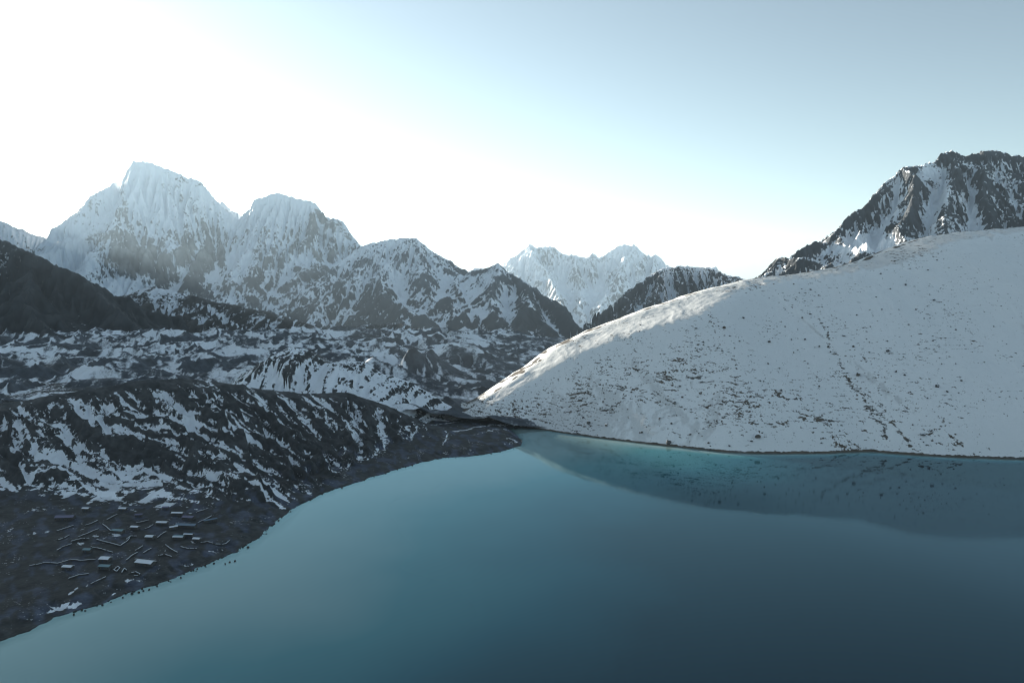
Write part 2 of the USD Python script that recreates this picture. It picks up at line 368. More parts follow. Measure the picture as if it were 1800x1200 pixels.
loft = zF + (z1 - zF) * prof + ((g1 - .5) * 24 + (g1b - .5) * 13) * smooth(0, .12, tF) * smooth(0, .18, 1 - tF) * smooth(5, 60, z1)
h1 = np.where(side1 < 0, np.where(sideF > 0, loft, zF - .35 * dF), z1 - fall)
d2, z2, s2, side2 = polydist(X, Y, r2)
h2 = z2 - .46 * d2 + (skewed(d2, s2, .5, 60, 140) - .5) * 8 * smooth(0, 40, d2)
d3, z3, s3, side3 = polydist(X, Y, r3)
h3 = z3 - .1 * d3
Z = smax(smax(h1, h2, 5), terrace, 4)
Z = np.where(ds > 0, smax(Z, np.minimum(h3, .5 + .5 * ds), 2), Z)
behind = side1 > 0
glacier_level = 32 + 6 * fbm(X / 200, Y / 200, 3, 7)
Z = np.where(behind & (Y > 1150), smax(Z, glacier_level - 30 * (1 - smooth(30, 120, d1)) - 90 * smooth(-430, -230, X), 6), Z)
Z = Z + (fbm(X / 22, Y / 22, 4, 33) * 1.3 + fbm(X / 7, Y / 7, 3, 34) * .6) * smooth(6, 60, ds) * smooth(6, 26, Z)
Ze, flow = erode(Z, step, batches=14, n=9000, steps=40, seed=11, amount=0.45)
Z = np.where(ds > 0, np.maximum(Ze, .3 + .12 * np.minimum(ds, 8)), np.minimum(Ze, -.25 * np.minimum(-ds, 40) + .2))
sl, gx, gy = slope_of(Z, step)
MOR = (X, Y, Z, step)
steepface = smooth(.18, .4, sl)
gul = skewed(d1, s1, .45, 62, 100)
conc = ndimage.gaussian_filter(Z, 6) - Z               # hollows hold the snow
u1 = s1 - .45 * d1 + 9 * fbm(X / 60, Y / 60, 3, 61)
streak = .50 * fbm(u1 / 34, d1 / 330, 3, 62) + .95 * fbm(u1 / 10, d1 / 190, 3, 64) + .50 * fbm(X / 5, Y / 5, 3, 65)
crestw = smooth(0, .35, 1 - tF)
sn = .405 + .15 * np.clip(conc, -1.2, 1.6) + .52 * streak - .22 * (1 - smooth(.1, .35, sl)) * (side1 < 0) + .22 * fbm(X / 120, Y / 120, 3, 63) - .10 * (1 - crestw)
sn -= .06 * smooth(-420, -150, X)
sn += .16 * smooth(-330, -120, X) * fbm(X / 5, Y / 5, 3, 66)
left_bare = np.exp(-((Z - 30) / 30) ** 2)
sn += .3 * np.exp(-((Z - 15) / 5) ** 2) * (X < -330) * smooth(.05, .5, fbm(X / 12, Y / 16, 4, 166))
sn -= .26 * (1 - smooth(8, 22, Z)) * smooth(-40, 40, -dF * np.sign(sideF) + 20) + .08 * (1 - smooth(4, 40, Z))
inhill = smooth(4, 16, h2 - np.maximum(h1, terrace))
sn = sn + inhill * (.62 - .35 * smooth(.45, .8, sl))
sn -= .9 * (1 - smooth(1.5, 5, ds)) + .06 * smooth(650, 900, X + 950) * (1 - inhill)
for x, y, rx, ry, k in ((190, 873, 15, 6, .6), (258, 877, 8, 6, .6), (115, 877, 6, 6, .5), (155, 885, 7, 4, .5), (290, 885, 10, 6, .5), (140, 951, 18, 3, .55), (135, 988, 34, 5, .38), (127, 1028, 3, 14, .6), (132, 1044, 7, 4, .5),
                        (200, 1023, 8, 4, .6), (155, 1018, 5, 5, .45), (112, 1048, 5, 5, .6), (103, 1020, 4, 8, .5), (228, 1004, 22, 5, .35), (180, 999, 12, 4, .5), (395, 957, 6, 3, .6), (372, 956, 8, 2, .5), (205, 936, 12, 3, .55), (340, 944, 10, 2, .4),
                        (335, 897, 10, 3, .45), (140, 905, 5, 3, .4), (162, 940, 9, 3, .4), (125, 975, 6, 3, .4), (230, 960, 4, 2, .4), (460, 925, 5, 2, .4), (310, 965, 4, 2, .3), (338, 976, 4, 3, .4), (110, 900, 8, 5, .3), (275, 955, 8, 3, .3)):
    P = gz(x, y, 11)
    slant = math.hypot(P[1], CAM_H)
    mx, my = rx * P[1] / F, ry * slant * slant / (270 * F) * .95
    sn += 1.35 * k * np.exp(-((X - P[0] + 1.5 * fbm(X / 8, Y / 8, 3, 67)) / mx) ** 2 - ((Y - P[1] + 3 * fbm(X / 8, Y / 8, 3, 68)) / my) ** 2) * (ds > 6)
sn = np.where((Z < 24) & (ds > 9), np.maximum(sn, .315 + .10 * fbm(X / 30, Y / 30, 3, 170)), sn)
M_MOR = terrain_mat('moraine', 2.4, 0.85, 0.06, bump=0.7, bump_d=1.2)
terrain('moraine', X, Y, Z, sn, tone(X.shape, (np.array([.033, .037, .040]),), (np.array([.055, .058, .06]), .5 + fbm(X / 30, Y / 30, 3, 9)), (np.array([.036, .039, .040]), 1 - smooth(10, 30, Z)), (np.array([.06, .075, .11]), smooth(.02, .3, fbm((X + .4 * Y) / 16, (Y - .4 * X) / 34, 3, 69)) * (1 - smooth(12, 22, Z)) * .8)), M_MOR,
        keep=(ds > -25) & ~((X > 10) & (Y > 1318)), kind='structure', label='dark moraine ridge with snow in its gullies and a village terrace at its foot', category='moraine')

# ------------------------------------------------------------------ the debris covered glacier behind the moraine
step = 5.0
X, Y = grid(-2350, 620, 1330, 3000, step)
Z = 34 + 10 * fbm(X / 400, Y / 400, 3, 201)
hum = px_line([(690, 640, 1750), (720, 622, 1760), (752, 611, 1780), (800, 640, 1760), (850, 662, 1720)])
hum2 = px_line([(770, 618, 2050), (800, 602, 2080), (835, 599, 2080), (885, 625, 2020), (930, 640, 1980)])
hum3 = px_line([(625, 640, 1650), (655, 625, 1680), (690, 640, 1660), (740, 668, 1620)])
for k, r in enumerate((hum, hum2, hum3)):
    d, z, s, side = polydist(X, Y, r)
    Z = smax(Z, z - .5 * d, 6)
Z = Z + (ridged(X / 190 + .4 * fbm(X / 200, Y / 200, 2, 211), Y / 150, 4, 210, .45) - .5) * 52 + fbm(X / 40, Y / 40, 4, 215) * 3
far = px_line([(-400, 625, 2450), (0, 622, 2480), (150, 618, 2500), (300, 615, 2550), (420, 600, 2600), (480, 604, 2650), (560, 600, 2700)])
d, z, s, side = polydist(X, Y, far)
Z = smax(Z, z - .45 * d, 8)
valley = 1 - smooth(-350, 300, X - .1 * (Y - 1500))
Z = Z * valley + (1 - valley) * (-8 + .0 * X + 5 * fbm(X / 90, Y / 90, 4, 220))
Z, flow = erode(Z, step, batches=8, n=9000, steps=30, seed=21, amount=.6)
sl, gx, gy = slope_of(Z, step)
conc = ndimage.gaussian_filter(Z, 3) - Z
facing = -gx * .4 + gy * 1.0                            # the sides turned from the noon sun keep their snow
sn = .45 + .42 * fbm(X / 150, Y / 150, 4, 230) + .75 * np.clip(gx * .9 + gy * .3, -.5, .5) - .15 * smooth(.5, .9, sl)
sn -= .5 * (1 - smooth(10, 60, z + .45 * 0 - 20 + 0 * X)) * 0
farside = smooth(0, 40, (z - .45 * d) - 5) * smooth(2300, 2420, Y)
sn -= .45 * farside
sn -= .22 * (1 - valley)
M_GLA = terrain_mat('debris_glacier', 5.0, .7, .20, bump=.6, bump_d=3)
mor_keep = ~((X > -1140) & (X < 0) & (Y < 1560) & (X < -.05 * Y))
terrain('debris_glacier', X, Y, Z, sn, tone(X.shape, (np.array([.065, .075, .088]),), (DARK, fbm(X / 100, Y / 100, 3, 240))), M_GLA, keep=(Z > -44) & (Y > 1330),
        kind='structure', label='hummocky debris covered glacier filling the valley behind the moraine', category='glacier')

# ------------------------------------------------------------------ dark lower slopes on the left
def cover(raw, share, gain=1.0, where=None):
    q = np.quantile(raw if where is None else raw[where], 1 - share)
    return .5 + (raw - q) * gain
def simple_mountain(name, box, step, ridges, seed, lam, amp, snowf, rockf, mat, label, cat='mountain', er=None, warp=None, floor=-450, rough=1.0, share=.4, flute=.55):
    X, Y = grid(*box, step)
    Z, flow, D = mountain(X, Y, step, ridges, seed, lam, amp, floor=floor, warp=lam * .25 if warp is None else warp, er=dict(batches=12, n=9000, steps=34) if er is None else er, rough=rough, flute=flute)
    sl, gx, gy = slope_of(Z, step)
    conc = ndimage.gaussian_filter(Z, 4) - Z
    sn = cover(snowf(X, Y, Z, sl, conc / step, gx, gy), share, .8, (Z > Z.max() * .12 - 60))
    rk = rockf(X, Y, Z, sl)
    # what lies far behind the crest is left out
    yc = ndimage.grey_dilation(np.where(D < step * 1.5, Y, -1e9), size=(1, 9)).max(0)
    yc = np.where(yc < -1e8, Y.max(), yc)
    return terrain(name, X, Y, Z, sn, rk, mat, keep=(Z > floor) & (Y < yc[None, :] + 900 + 0 * Y), kind='structure', label=label, category=cat)

M_MTN = terrain_mat('mountain_rock_and_snow', 30.0, 1.0, .09, bump=.5, bump_d=10)
M_FAR = terrain_mat('far_mountain_rock_and_snow', 60.0, .7, .14, bump=.4, bump_d=20)
M_NEARM = terrain_mat('near_mountain_rock_and_snow', 13.0, 1.1, .09, bump=.6, bump_d=5)
def n_(X, Y, l, s, o=4): return fbm(X / l, Y / l, o, s)

simple_mountain('dark_ridge', (-3300, -900, 2420, 3700), 8, [
    (px_line([(-330, 300, 3500), (-150, 350, 3400), (-17, 408, 3330), (60, 446, 3270), (100, 463, 3220), (135, 479, 3180), (165, 507, 3120), (192, 530, 3040), (226, 560, 2940), (242, 575, 2880), (262, 602, 2790)]), .75, .5, 200),
    (px_line([(60, 446, 3270), (70, 520, 2950), (90, 590, 2600)]), .6, .5, 200)], 301, 260, 60,
    lambda X, Y, Z, sl, c, gx, gy: -.05 + .3 * smooth(150, 420, Z) + .25 * n_(X, Y, 120, 5) - .1 * smooth(.5, .9, sl) + .1 * np.clip(c * 4, -1, 1),
    lambda X, Y, Z, sl: tone(X.shape, (np.array([.028, .032, .036]),), (np.array([.042, .045, .048]), .5 + n_(X, Y, 90, 6))), M_NEARM,
    'dark bare mountainside falling to the glacier at the left of the valley', 'mountainside', share=.05)
def courses(X, Y, Z, step):
    out = 0
    for line, w, k in (([(366, 537), (392, 556), (424, 582), (462, 612)], 6, .9), ([(480, 578), (515, 602)], 5, .6), ([(520, 565), (560, 577), (604, 593)], 7, .8), ([(290, 535), (312, 556)], 5, .5), ([(300, 525), (330, 550)], 5, .5), ([(255, 552), (262, 560)], 5, .5)):
        L = [on_terrain((X, Y, Z, step), *q, start=2500, far=4690) for q in line]
        d = polydist(X + 5 * fbm(X / 40, Y / 40, 2, 48), Y, L)[0]
        out = out + k * np.exp(-(d / w) ** 2)
    return out
simple_mountain('dark_foothill', (-2700, -500, 2620, 4700), 9, [
    (px_line([(150, 545, 4300), (235, 512, 4150), (262, 503, 4050), (300, 508, 3950), (350, 522, 3850), (400, 533, 3750), (470, 547, 3550), (520, 560, 3400), (560, 577, 3200), (600, 595, 3000), (640, 604, 2850)]), .38, .3, 300)], 311, 300, 42,
    lambda X, Y, Z, sl, c, gx, gy: -.12 + 1.1 * smooth(80, 190, Z - .02 * (X + 2200)) * (.35 + .8 * n_(X, Y, 160, 7)) + .3 * n_(X, Y, 90, 8) + .15 * np.clip(c * 4, -1, 1) + courses(X, Y, Z, 9),
    lambda X, Y, Z, sl: tone(X.shape, (np.array([.036, .035, .032]),), (np.array([.06, .056, .052]), .5 + n_(X, Y, 90, 6))), M_NEARM,
    'dark snow dusted slope below the big white peaks', 'foothill', share=.34)
simple_mountain('blue_foothill', (-1500, 100, 2700, 4500), 9, [
    (px_line([(560, 590, 3900), (600, 578, 3850), (640, 568, 3800), (690, 565, 3750), (740, 575, 3600), (775, 592, 3400), (800, 608, 3200)]), .4, .3, 300)], 321, 280, 26,
    lambda X, Y, Z, sl, c, gx, gy: -.05 + .85 * smooth(-18, 2, Z - (60 + 0 * X)) * .3 + .3 * n_(X, Y, 110, 8) + .25 * np.clip(c * 4, -1, 1),
    lambda X, Y, Z, sl: tone(X.shape, (np.array([.04, .04, .038]),), (np.array([.07, .065, .06]), .5 + n_(X, Y, 90, 6))), M_NEARM,
    'low rounded dark hill at the valley side with a snow line along its crest', 'foothill', share=.2)

# ------------------------------------------------------------------ the two big white peaks on the left
big = [
    (px_line([(-330, 330, 9300), (-200, 300, 9350), (-100, 330, 9400), (0, 385, 9450), (60, 410, 9500), (100, 422, 9500), (150, 416, 9500), (166, 400, 9500), (195, 380, 9500), (208, 352, 9500), (220, 312, 9500), (238, 281, 9500), (252, 281, 9500), (300, 298, 9500),
              (353, 319, 9500), (375, 346, 9500), (400, 371, 9480), (420, 383, 9460), (427, 374, 9450), (446, 352, 9450), (470, 341, 9450), (490, 336, 9450), (520, 346, 9430), (550, 355, 9400), (570, 376, 9350), (600, 386, 9300), (616, 408, 9250), (630, 430, 9200), (660, 470, 8900)]), 1.5, .62, 500),
    (px_line([(218, 318, 9490), (235, 400, 9250), (225, 450, 9000), (205, 490, 8650), (180, 530, 8000)]), 1.1, .6, 300),
    (px_line([(300, 300, 9490), (330, 380, 9250), (350, 430, 9000), (330, 470, 8600), (380, 510, 8000), (440, 545, 7200)]), 1.2, .6, 300),
    (px_line([(380, 352, 9490), (395, 430, 9150), (400, 470, 8900), (430, 505, 8500), (500, 545, 7600)]), 1.1, .6, 300),
    (px_line([(446, 354, 9440), (440, 440, 9050), (450, 490, 8700), (500, 530, 8000)]), 1.1, .6, 300),
    (px_line([(545, 357, 9400), (540, 420, 9050), (560, 450, 8750), (530, 490, 8300), (570, 530, 7500)]), 1.1, .6, 300),
    (px_line([(615, 410, 9250), (640, 455, 8800), (690, 500, 8200), (720, 530, 7700), (760, 565, 7000)]), 1.1, .6, 300),
    (px_line([(610, 470, 8500), (640, 500, 8100), (620, 535, 7500), (680, 575, 6800)]), 1.0, .6, 300),
]
def blob(X, Y, Z, x, y, Yd, rx, rz):
    P = at(x, y, Yd)
    return np.exp(-((X / np.maximum(Y, 1) - P[0] / P[1]) * F / rx) ** 2 - ((Z - P[2]) / (rz * P[1] / F)) ** 2)
def big_snow(X, Y, Z, sl, c, gx, gy):
    strata = fbm((Z + .55 * X) / 90 + .6 * n_(X, Y, 500, 15, 3), (X - .55 * Z) / 420, 4, 19)
    v = .55 + .42 * smooth(200, 1300, Z) - .42 * smooth(.8, 2.0, sl) + .22 * n_(X, Y, 420, 5, 6) + .26 * strata + .38 * np.clip(c * 2.2, -.5, .6)
    for x, y, Yd, rx, rz, k in ((235, 455, 9000, 70, 45, .75), (365, 445, 9000, 45, 45, .6), (450, 500, 8600, 45, 30, .7), (590, 470, 8800, 60, 55, .3), (330, 500, 8400, 60, 22, .3), (640, 520, 7800, 90, 45, .12), (560, 395, 9200, 60, 30, .2), (215, 360, 9400, 14, 50, .25)):
        v = v - k * blob(X, Y, Z, x, y, Yd, rx, rz)
    for x, y, Yd, rx, rz, k in ((420, 470, 9000, 30, 40, .5), (130, 450, 9300, 45, 35, .8), (300, 440, 9200, 14, 40, .3), (200, 510, 8400, 40, 22, .5), (490, 360, 9430, 60, 22, .4)):
        v = v + k * blob(X, Y, Z, x, y, Yd, rx, rz)
    return v + .12 * (1 - smooth(0, 450, Z)) + .10 * n_(X, Y, 90, 33, 4)
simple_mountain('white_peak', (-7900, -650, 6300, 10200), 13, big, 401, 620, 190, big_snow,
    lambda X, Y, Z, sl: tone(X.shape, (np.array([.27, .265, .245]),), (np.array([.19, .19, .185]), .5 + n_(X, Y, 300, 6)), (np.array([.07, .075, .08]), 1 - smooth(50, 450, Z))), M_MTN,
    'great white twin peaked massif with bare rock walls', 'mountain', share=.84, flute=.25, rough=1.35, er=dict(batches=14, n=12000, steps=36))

mid = [
    (px_line([(600, 470, 8700), (628, 430, 8400), (650, 424, 8350), (690, 420, 8300), (710, 416, 8250), (731, 418, 8200), (745, 440, 8120), (780, 466, 8000), (812, 484, 7850), (828, 474, 7750), (845, 472, 7700), (858, 468, 7600), (870, 462, 7500), (882, 470, 7450),
              (900, 480, 7350), (940, 505, 7050), (980, 537, 6650), (1015, 570, 6250), (1040, 600, 5900), (1070, 640, 5500)]), 1.0, .55, 400),
    (px_line([(731, 418, 8200), (748, 460, 7850), (765, 500, 7450), (790, 535, 6900), (830, 570, 6100)]), .9, .5, 300),
    (px_line([(690, 421, 8300), (660, 455, 8000), (660, 490, 7600), (700, 530, 6900), (760, 572, 6000)]), .9, .5, 300),
    (px_line([(870, 462, 7500), (850, 500, 7050), (870, 535, 6500), (900, 565, 5900), (930, 595, 5200)]), .9, .5, 300),
    (px_line([(925, 498, 7130), (930, 540, 6500), (960, 575, 5800), (985, 605, 5100)]), .9, .5, 300),
    (px_line([(812, 484, 7850), (800, 520, 7250), (830, 545, 6700), (850, 580, 5900)]), .8, .5, 300),
]
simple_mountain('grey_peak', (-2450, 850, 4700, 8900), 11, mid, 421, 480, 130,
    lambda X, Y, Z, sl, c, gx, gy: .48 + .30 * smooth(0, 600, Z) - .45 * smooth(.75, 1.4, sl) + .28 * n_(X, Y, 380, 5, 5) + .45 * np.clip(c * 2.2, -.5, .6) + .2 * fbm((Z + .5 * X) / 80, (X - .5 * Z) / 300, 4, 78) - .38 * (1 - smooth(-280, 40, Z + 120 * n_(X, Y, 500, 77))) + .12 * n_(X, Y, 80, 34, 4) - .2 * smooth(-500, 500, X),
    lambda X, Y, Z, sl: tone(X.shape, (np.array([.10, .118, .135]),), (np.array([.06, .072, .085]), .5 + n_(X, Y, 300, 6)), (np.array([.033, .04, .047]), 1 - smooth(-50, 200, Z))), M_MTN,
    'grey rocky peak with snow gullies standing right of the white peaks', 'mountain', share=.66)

# ------------------------------------------------------------------ the far white range in the gap
farr = [
    (px_line([(780, 500, 19500), (812, 480, 19500), (835, 468, 19500), (850, 470, 19500), (880, 478, 19000), (898, 472, 18800), (912, 448, 18800), (925, 432, 18800), (936, 427, 18800), (945, 434, 18800), (952, 430, 18800), (975, 434, 18800), (990, 446, 18700), (1005, 447, 18600),
              (1030, 450, 18500), (1040, 444, 18500), (1052, 452, 18500), (1072, 440, 18500), (1095, 430, 18500), (1112, 429, 18500), (1122, 431, 18500), (1132, 444, 18500), (1142, 444, 18500), (1152, 455, 18500), (1168, 468, 18500), (1200, 480, 18500), (1235, 478, 18500), (1256, 465, 18500),
              (1275, 480, 18500), (1300, 495, 18500), (1350, 500, 18500)]), 1.1, .6, 900),
    (px_line([(936, 427, 18800), (950, 480, 17600), (985, 520, 16500), (1000, 560, 15000)]), 1.0, .55, 600),
    (px_line([(1005, 447, 18600), (1015, 500, 17300), (1030, 550, 15500)]), 1.0, .55, 600),
    (px_line([(1112, 429, 18500), (1090, 480, 17500), (1060, 530, 16000), (1040, 570, 14500)]), 1.0, .55, 600),
    (px_line([(1142, 444, 18500), (1150, 500, 17300), (1110, 560, 15000)]), 1.0, .55, 600),
    (px_line([(898, 472, 18800), (910, 520, 17000), (940, 570, 15000)]), 1.0, .55, 600)]
simple_mountain('far_white_range', (-1900, 6200, 14300, 19800), 24, farr, 441, 900, 260,
    lambda X, Y, Z, sl, c, gx, gy: .68 + .2 * smooth(-400, 900, Z) - .55 * smooth(1.0, 1.9, sl) + .25 * n_(X, Y, 700, 5, 5) + .4 * np.clip(c * 2.2, -.5, .6),
    lambda X, Y, Z, sl: tone(X.shape, (np.array([.15, .15, .15]),), (np.array([.1, .1, .1]), .5 + n_(X, Y, 300, 6))), M_FAR,
    'distant pale snow covered range seen through the gap in the middle', 'mountain range', floor=-1330, share=.85)

# ------------------------------------------------------------------ rounded snowy shoulder and the dark rocky mountain on the right
simple_mountain('rocky_shoulder', (200, 1900, 4000, 5900), 8, [
    (px_line([(970, 660, 4300), (1000, 618, 4450), (1020, 588, 4600), (1050, 554, 4750), (1090, 520, 4900), (1138, 483, 5050), (1165, 471, 5100), (1200, 464, 5150), (1250, 470, 5150), (1300, 486, 5100), (1350, 493, 5050)]), .7, .55, 300),
    (px_line([(1165, 472, 5100), (1140, 510, 4850), (1130, 550, 4600)]), .8, .6, 200),
    (px_line([(1095, 518, 4900), (1100, 545, 4750), (1110, 590, 4500)]), .8, .6, 200)], 461, 260, 75,
    lambda X, Y, Z, sl, c, gx, gy: .52 + .2 * smooth(150, 300, Z) - .55 * smooth(.7, 1.3, sl) + .3 * n_(X, Y, 170, 5, 5) + .4 * np.clip(c * 2.4, -.5, .6) - .25 * (1 - smooth(700, 1000, X)),
    lambda X, Y, Z, sl: tone(X.shape, (np.array([.045, .048, .052]),), (np.array([.075, .078, .08]), .5 + n_(X, Y, 130, 6))), M_NEARM,
    'rounded rocky mountain half covered in snow behind the sunlit crest', 'mountain', share=.55)
simple_mountain('rocky_mountain', (900, 3600, 2900, 4700), 7, [
    (px_line([(1290, 520, 3350), (1330, 489, 3450), (1360, 468, 3520), (1385, 450, 3600), (1410, 436, 3650), (1430, 424, 3700), (1450, 420, 3720), (1463, 404, 3760), (1480, 388, 3800), (1500, 370, 3850), (1522, 350, 3900), (1545, 329, 3950), (1570, 306, 3980), (1592, 292, 4000),
              (1615, 290, 4020), (1640, 281, 4050), (1655, 268, 4080), (1677, 265, 4100), (1700, 272, 4120), (1740, 262, 4150), (1800, 275, 4200), (1900, 300, 4250)]), 1.15, .7, 250),
    (px_line([(1500, 371, 3850), (1512, 400, 3700), (1500, 425, 3550)]), 1.2, .7, 150),
    (px_line([(1462, 405, 3760), (1490, 425, 3550), (1525, 428, 3400)]), 1.1, .7, 150),
    (px_line([(1385, 451, 3600), (1430, 455, 3400), (1470, 470, 3250)]), 1.0, .65, 150),
    (px_line([(1592, 293, 4000), (1600, 350, 3750), (1590, 390, 3550), (1610, 430, 3350)]), 1.2, .75, 150),
    (px_line([(1677, 266, 4100), (1668, 320, 3850), (1660, 360, 3650), (1680, 420, 3400)]), 1.2, .75, 150),
    (px_line([(1740, 262, 4150), (1730, 330, 3800), (1740, 400, 3450)]), 1.2, .75, 150)], 481, 230, 75,
    lambda X, Y, Z, sl, c, gx, gy: .60 - .5 * smooth(.65, 1.2, sl) + .30 * n_(X, Y, 150, 5, 6) + .45 * np.clip(c * 2.2, -.5, .6) + .9 * blob(X, Y, Z, 1545, 425, 3500, 34, 18) + .6 * blob(X, Y, Z, 1480, 438, 3450, 40, 10) + .7 * blob(X, Y, Z, 1655, 345, 3800, 16, 26) + .5 * blob(X, Y, Z, 1635, 300, 4000, 20, 16) + .5 * blob(X, Y, Z, 1640, 400, 3500, 6, 20) + .4 * blob(X, Y, Z, 1575, 365, 3800, 5, 30),
    lambda X, Y, Z, sl: tone(X.shape, (np.array([.027, .034, .042]),), (np.array([.046, .053, .062]), .5 + n_(X, Y, 100, 6))), M_NEARM,
    'dark craggy mountain with snow couloirs at the right edge', 'mountain', share=.56, flute=.35, rough=1.5)

# ------------------------------------------------------------------ unseen range added outside the left edge, crest shaped to shade the valley
p_, q_ = np.array([math.sin(SUN_AZ), math.cos(SUN_AZ)]), np.array([math.cos(SUN_AZ), -math.sin(SUN_AZ)])
def pq(p, q, z): return np.array([*(p * p_ + q * q_), z])
lr = []
def shade_to(q, p, z):
    q = q - 12
    po = max(5800, 7.0 * q)
    lr.append(pq(po, q, z + math.tan(SUN_EL) * (po - p)))
def of(P): return P[:2] @ q_, P[:2] @ p_, P[2]
for q, p, z in ((-2500, 0, 500), (-800, 0, 300), (100, 0, 200), (400, 0, 130), (650, 50, 52), (742, 200, 22), (815, 303, 0), (880, 409, 0), (954, 689, 0), (992, 1046, 4), (1060, 1060, 30), (1283, 966, 95), (1480, 860, 170), (1560, 820, 245), (1680, 760, 290), (1800, 700, 345), (2035, 566, 390), (2300, 400, 440)):
    shade_to(q, p, z)
lr = sorted(lr, key=lambda v: v[:2] @ q_)
crest = np.array(lr)
qs = crest[:, :2] @ q_
qq = np.unique(np.concatenate([np.arange(qs[0], 2600, 25), np.arange(2600, qs[-1], 90)]))
C = np.stack([np.interp(qq, qs, crest[:, k]) for k in range(3)], 1)
C[:, 2] += 3 * fbm(qq / 60, qq * 0, 3, 530)
dd = np.array([-3600, -2600, -1900, -1400, -1000, -700, -480, -320, -200, -110, -50, 0, 50, 110, 200, 320, 480, 700, 1000, 1400, 1900, 2600, 3600.0])
X = C[:, None, 0] + dd[None] * p_[0]; Y = C[:, None, 1] + dd[None] * p_[1]
Z = C[:, None, 2] - (.72 * np.maximum(dd, 0) + 1.0 * np.maximum(-dd, 0))[None] + (ridged(X / 600, Y / 600, 5, 501) - .6) * 170 * smooth(40, 600, np.abs(dd))[None]
Z = np.maximum(Z, -45)
inframe = (Y > 100) & (X / np.maximum(Y, 1) > -.66)
terrain('added_shade_range', X, Y, Z, .55 + .3 * n_(X, Y, 500, 5) + .0002 * (Z - 600), tone(X.shape, (ROCK,)), M_MTN, keep=(Z > -60) & ~inframe,
        kind='structure', label='unseen snowy range added beyond the left edge to shade the valley', category='mountain range')

# ------------------------------------------------------------------ the air
air = usdkit.material(stage, '/World/Looks/haze', {'v': ('principled_volume', {'color': (0.62, 0.82, 1.0), 'density': HAZE, 'anisotropy': 0.42})}, volume='v.volume')
hb = trimesh.creation.box(bounds=[(-61000, -41000, -1327), (61000, 81000, 3200)])
obj('haze', hb, air, kind='stuff', label='thin morning haze filling the valley air', category='haze')

# ------------------------------------------------------------------ the hill under and behind the camera
X, Y = grid(-4200, 4200, -3200, 180, 30)
Z = .62 * (150 - Y) + 18 * fbm(X / 300, Y / 300, 4, 601) - 25 - .00006 * X * X
Z = np.minimum(Z, 1150 + 120 * fbm(X / 900, Y / 900, 3, 602))
terrain('near_hillside', X, Y, Z, .3 + .3 * n_(X, Y, 200, 5), tone(X.shape, (SCREE,)), M_GROUND, keep=(Z > -40), kind='structure', label='brown hillside that falls to the lake below the viewpoint', category='hillside')

# ------------------------------------------------------------------ boulders on the snow, at the water's edge and in the shallows
def plain(name, base, rough=.8, scale=1.0, var=.35, bump=.4, spec=.3):
    return usdkit.material(stage, '/World/Looks/' + name, {
        'geo': ('geometry', {}), 'n': ('noise_texture', {'scale': scale, 'detail': 5.0, 'roughness': .6}),
        'r': ('rgb_ramp', {'ramp': [(0.25, tuple(np.array(base) * (1 - var))), (0.75, tuple(np.array(base) * (1 + var)))]}),
        'bp': ('bump', {'strength': bump, 'distance': .1}), 'p': ('principled_bsdf', {'roughness': rough, 'specular_ior_level': spec})},
        [('geo.position', 'n.vector'), ('n.fac', 'r.fac'), ('r.color', 'p.base_color'), ('n.fac', 'bp.height'), ('bp.normal', 'p.normal')], surface='p.BSDF')
M_ROCK = [plain('boulder_dark', (.05, .05, .05), scale=.9), plain('boulder_slate', (.07, .072, .075), scale=1.2), plain('boulder_brown', (.065, .055, .045), scale=.7)]
M_CAP = plain('lying_snow', (.62, .66, .70), var=.06, bump=.2)
rng = np.random.default_rng(77)
ICO = [trimesh.creation.icosphere(2), trimesh.creation.icosphere(3)]
def rock_mesh(c, size, squash=.75, seed=0, fine=0, sink=.25):
    """a broken block: a ball cut by a few planes, roughened, lying in the ground"""
    r = np.random.default_rng(seed)
    m = ICO[fine]
    v = m.vertices.copy()
    for _ in range(9):
        n = r.normal(size=3); n /= np.linalg.norm(n)
        h = r.uniform(.55, .9)
        over = v @ n - h
        v = v - np.maximum(over, 0)[:, None] * n
    v = v * (1 + .10 * (fbm(v[:, 0] * 1.7 + seed, v[:, 1] * 1.7 + v[:, 2], 3, seed % 97))[:, None])
    a = r.uniform(0, 2 * math.pi)
    v = v * np.array([1.0, r.uniform(.65, .95), squash])
    v = np.column_stack([v[:, 0] * math.cos(a) - v[:, 1] * math.sin(a), v[:, 0] * math.sin(a) + v[:, 1] * math.cos(a), v[:, 2]]) * size / 2
    return v + np.asarray(c) + np.array([0, 0, size * squash * (.5 - sink)]), m.faces
def cap_mesh(v, f, lift=.06):
    """snow that lies on the block's upper faces"""
    n = np.cross(v[f[:, 1]] - v[f[:, 0]], v[f[:, 2]] - v[f[:, 0]]); n /= np.linalg.norm(n, axis=1, keepdims=True) + 1e-9
    g = f[n[:, 2] > .72]
    u, inv = np.unique(g, return_inverse=True)
    return v[u] + np.array([0, 0, lift]), inv.reshape(-1, 3)
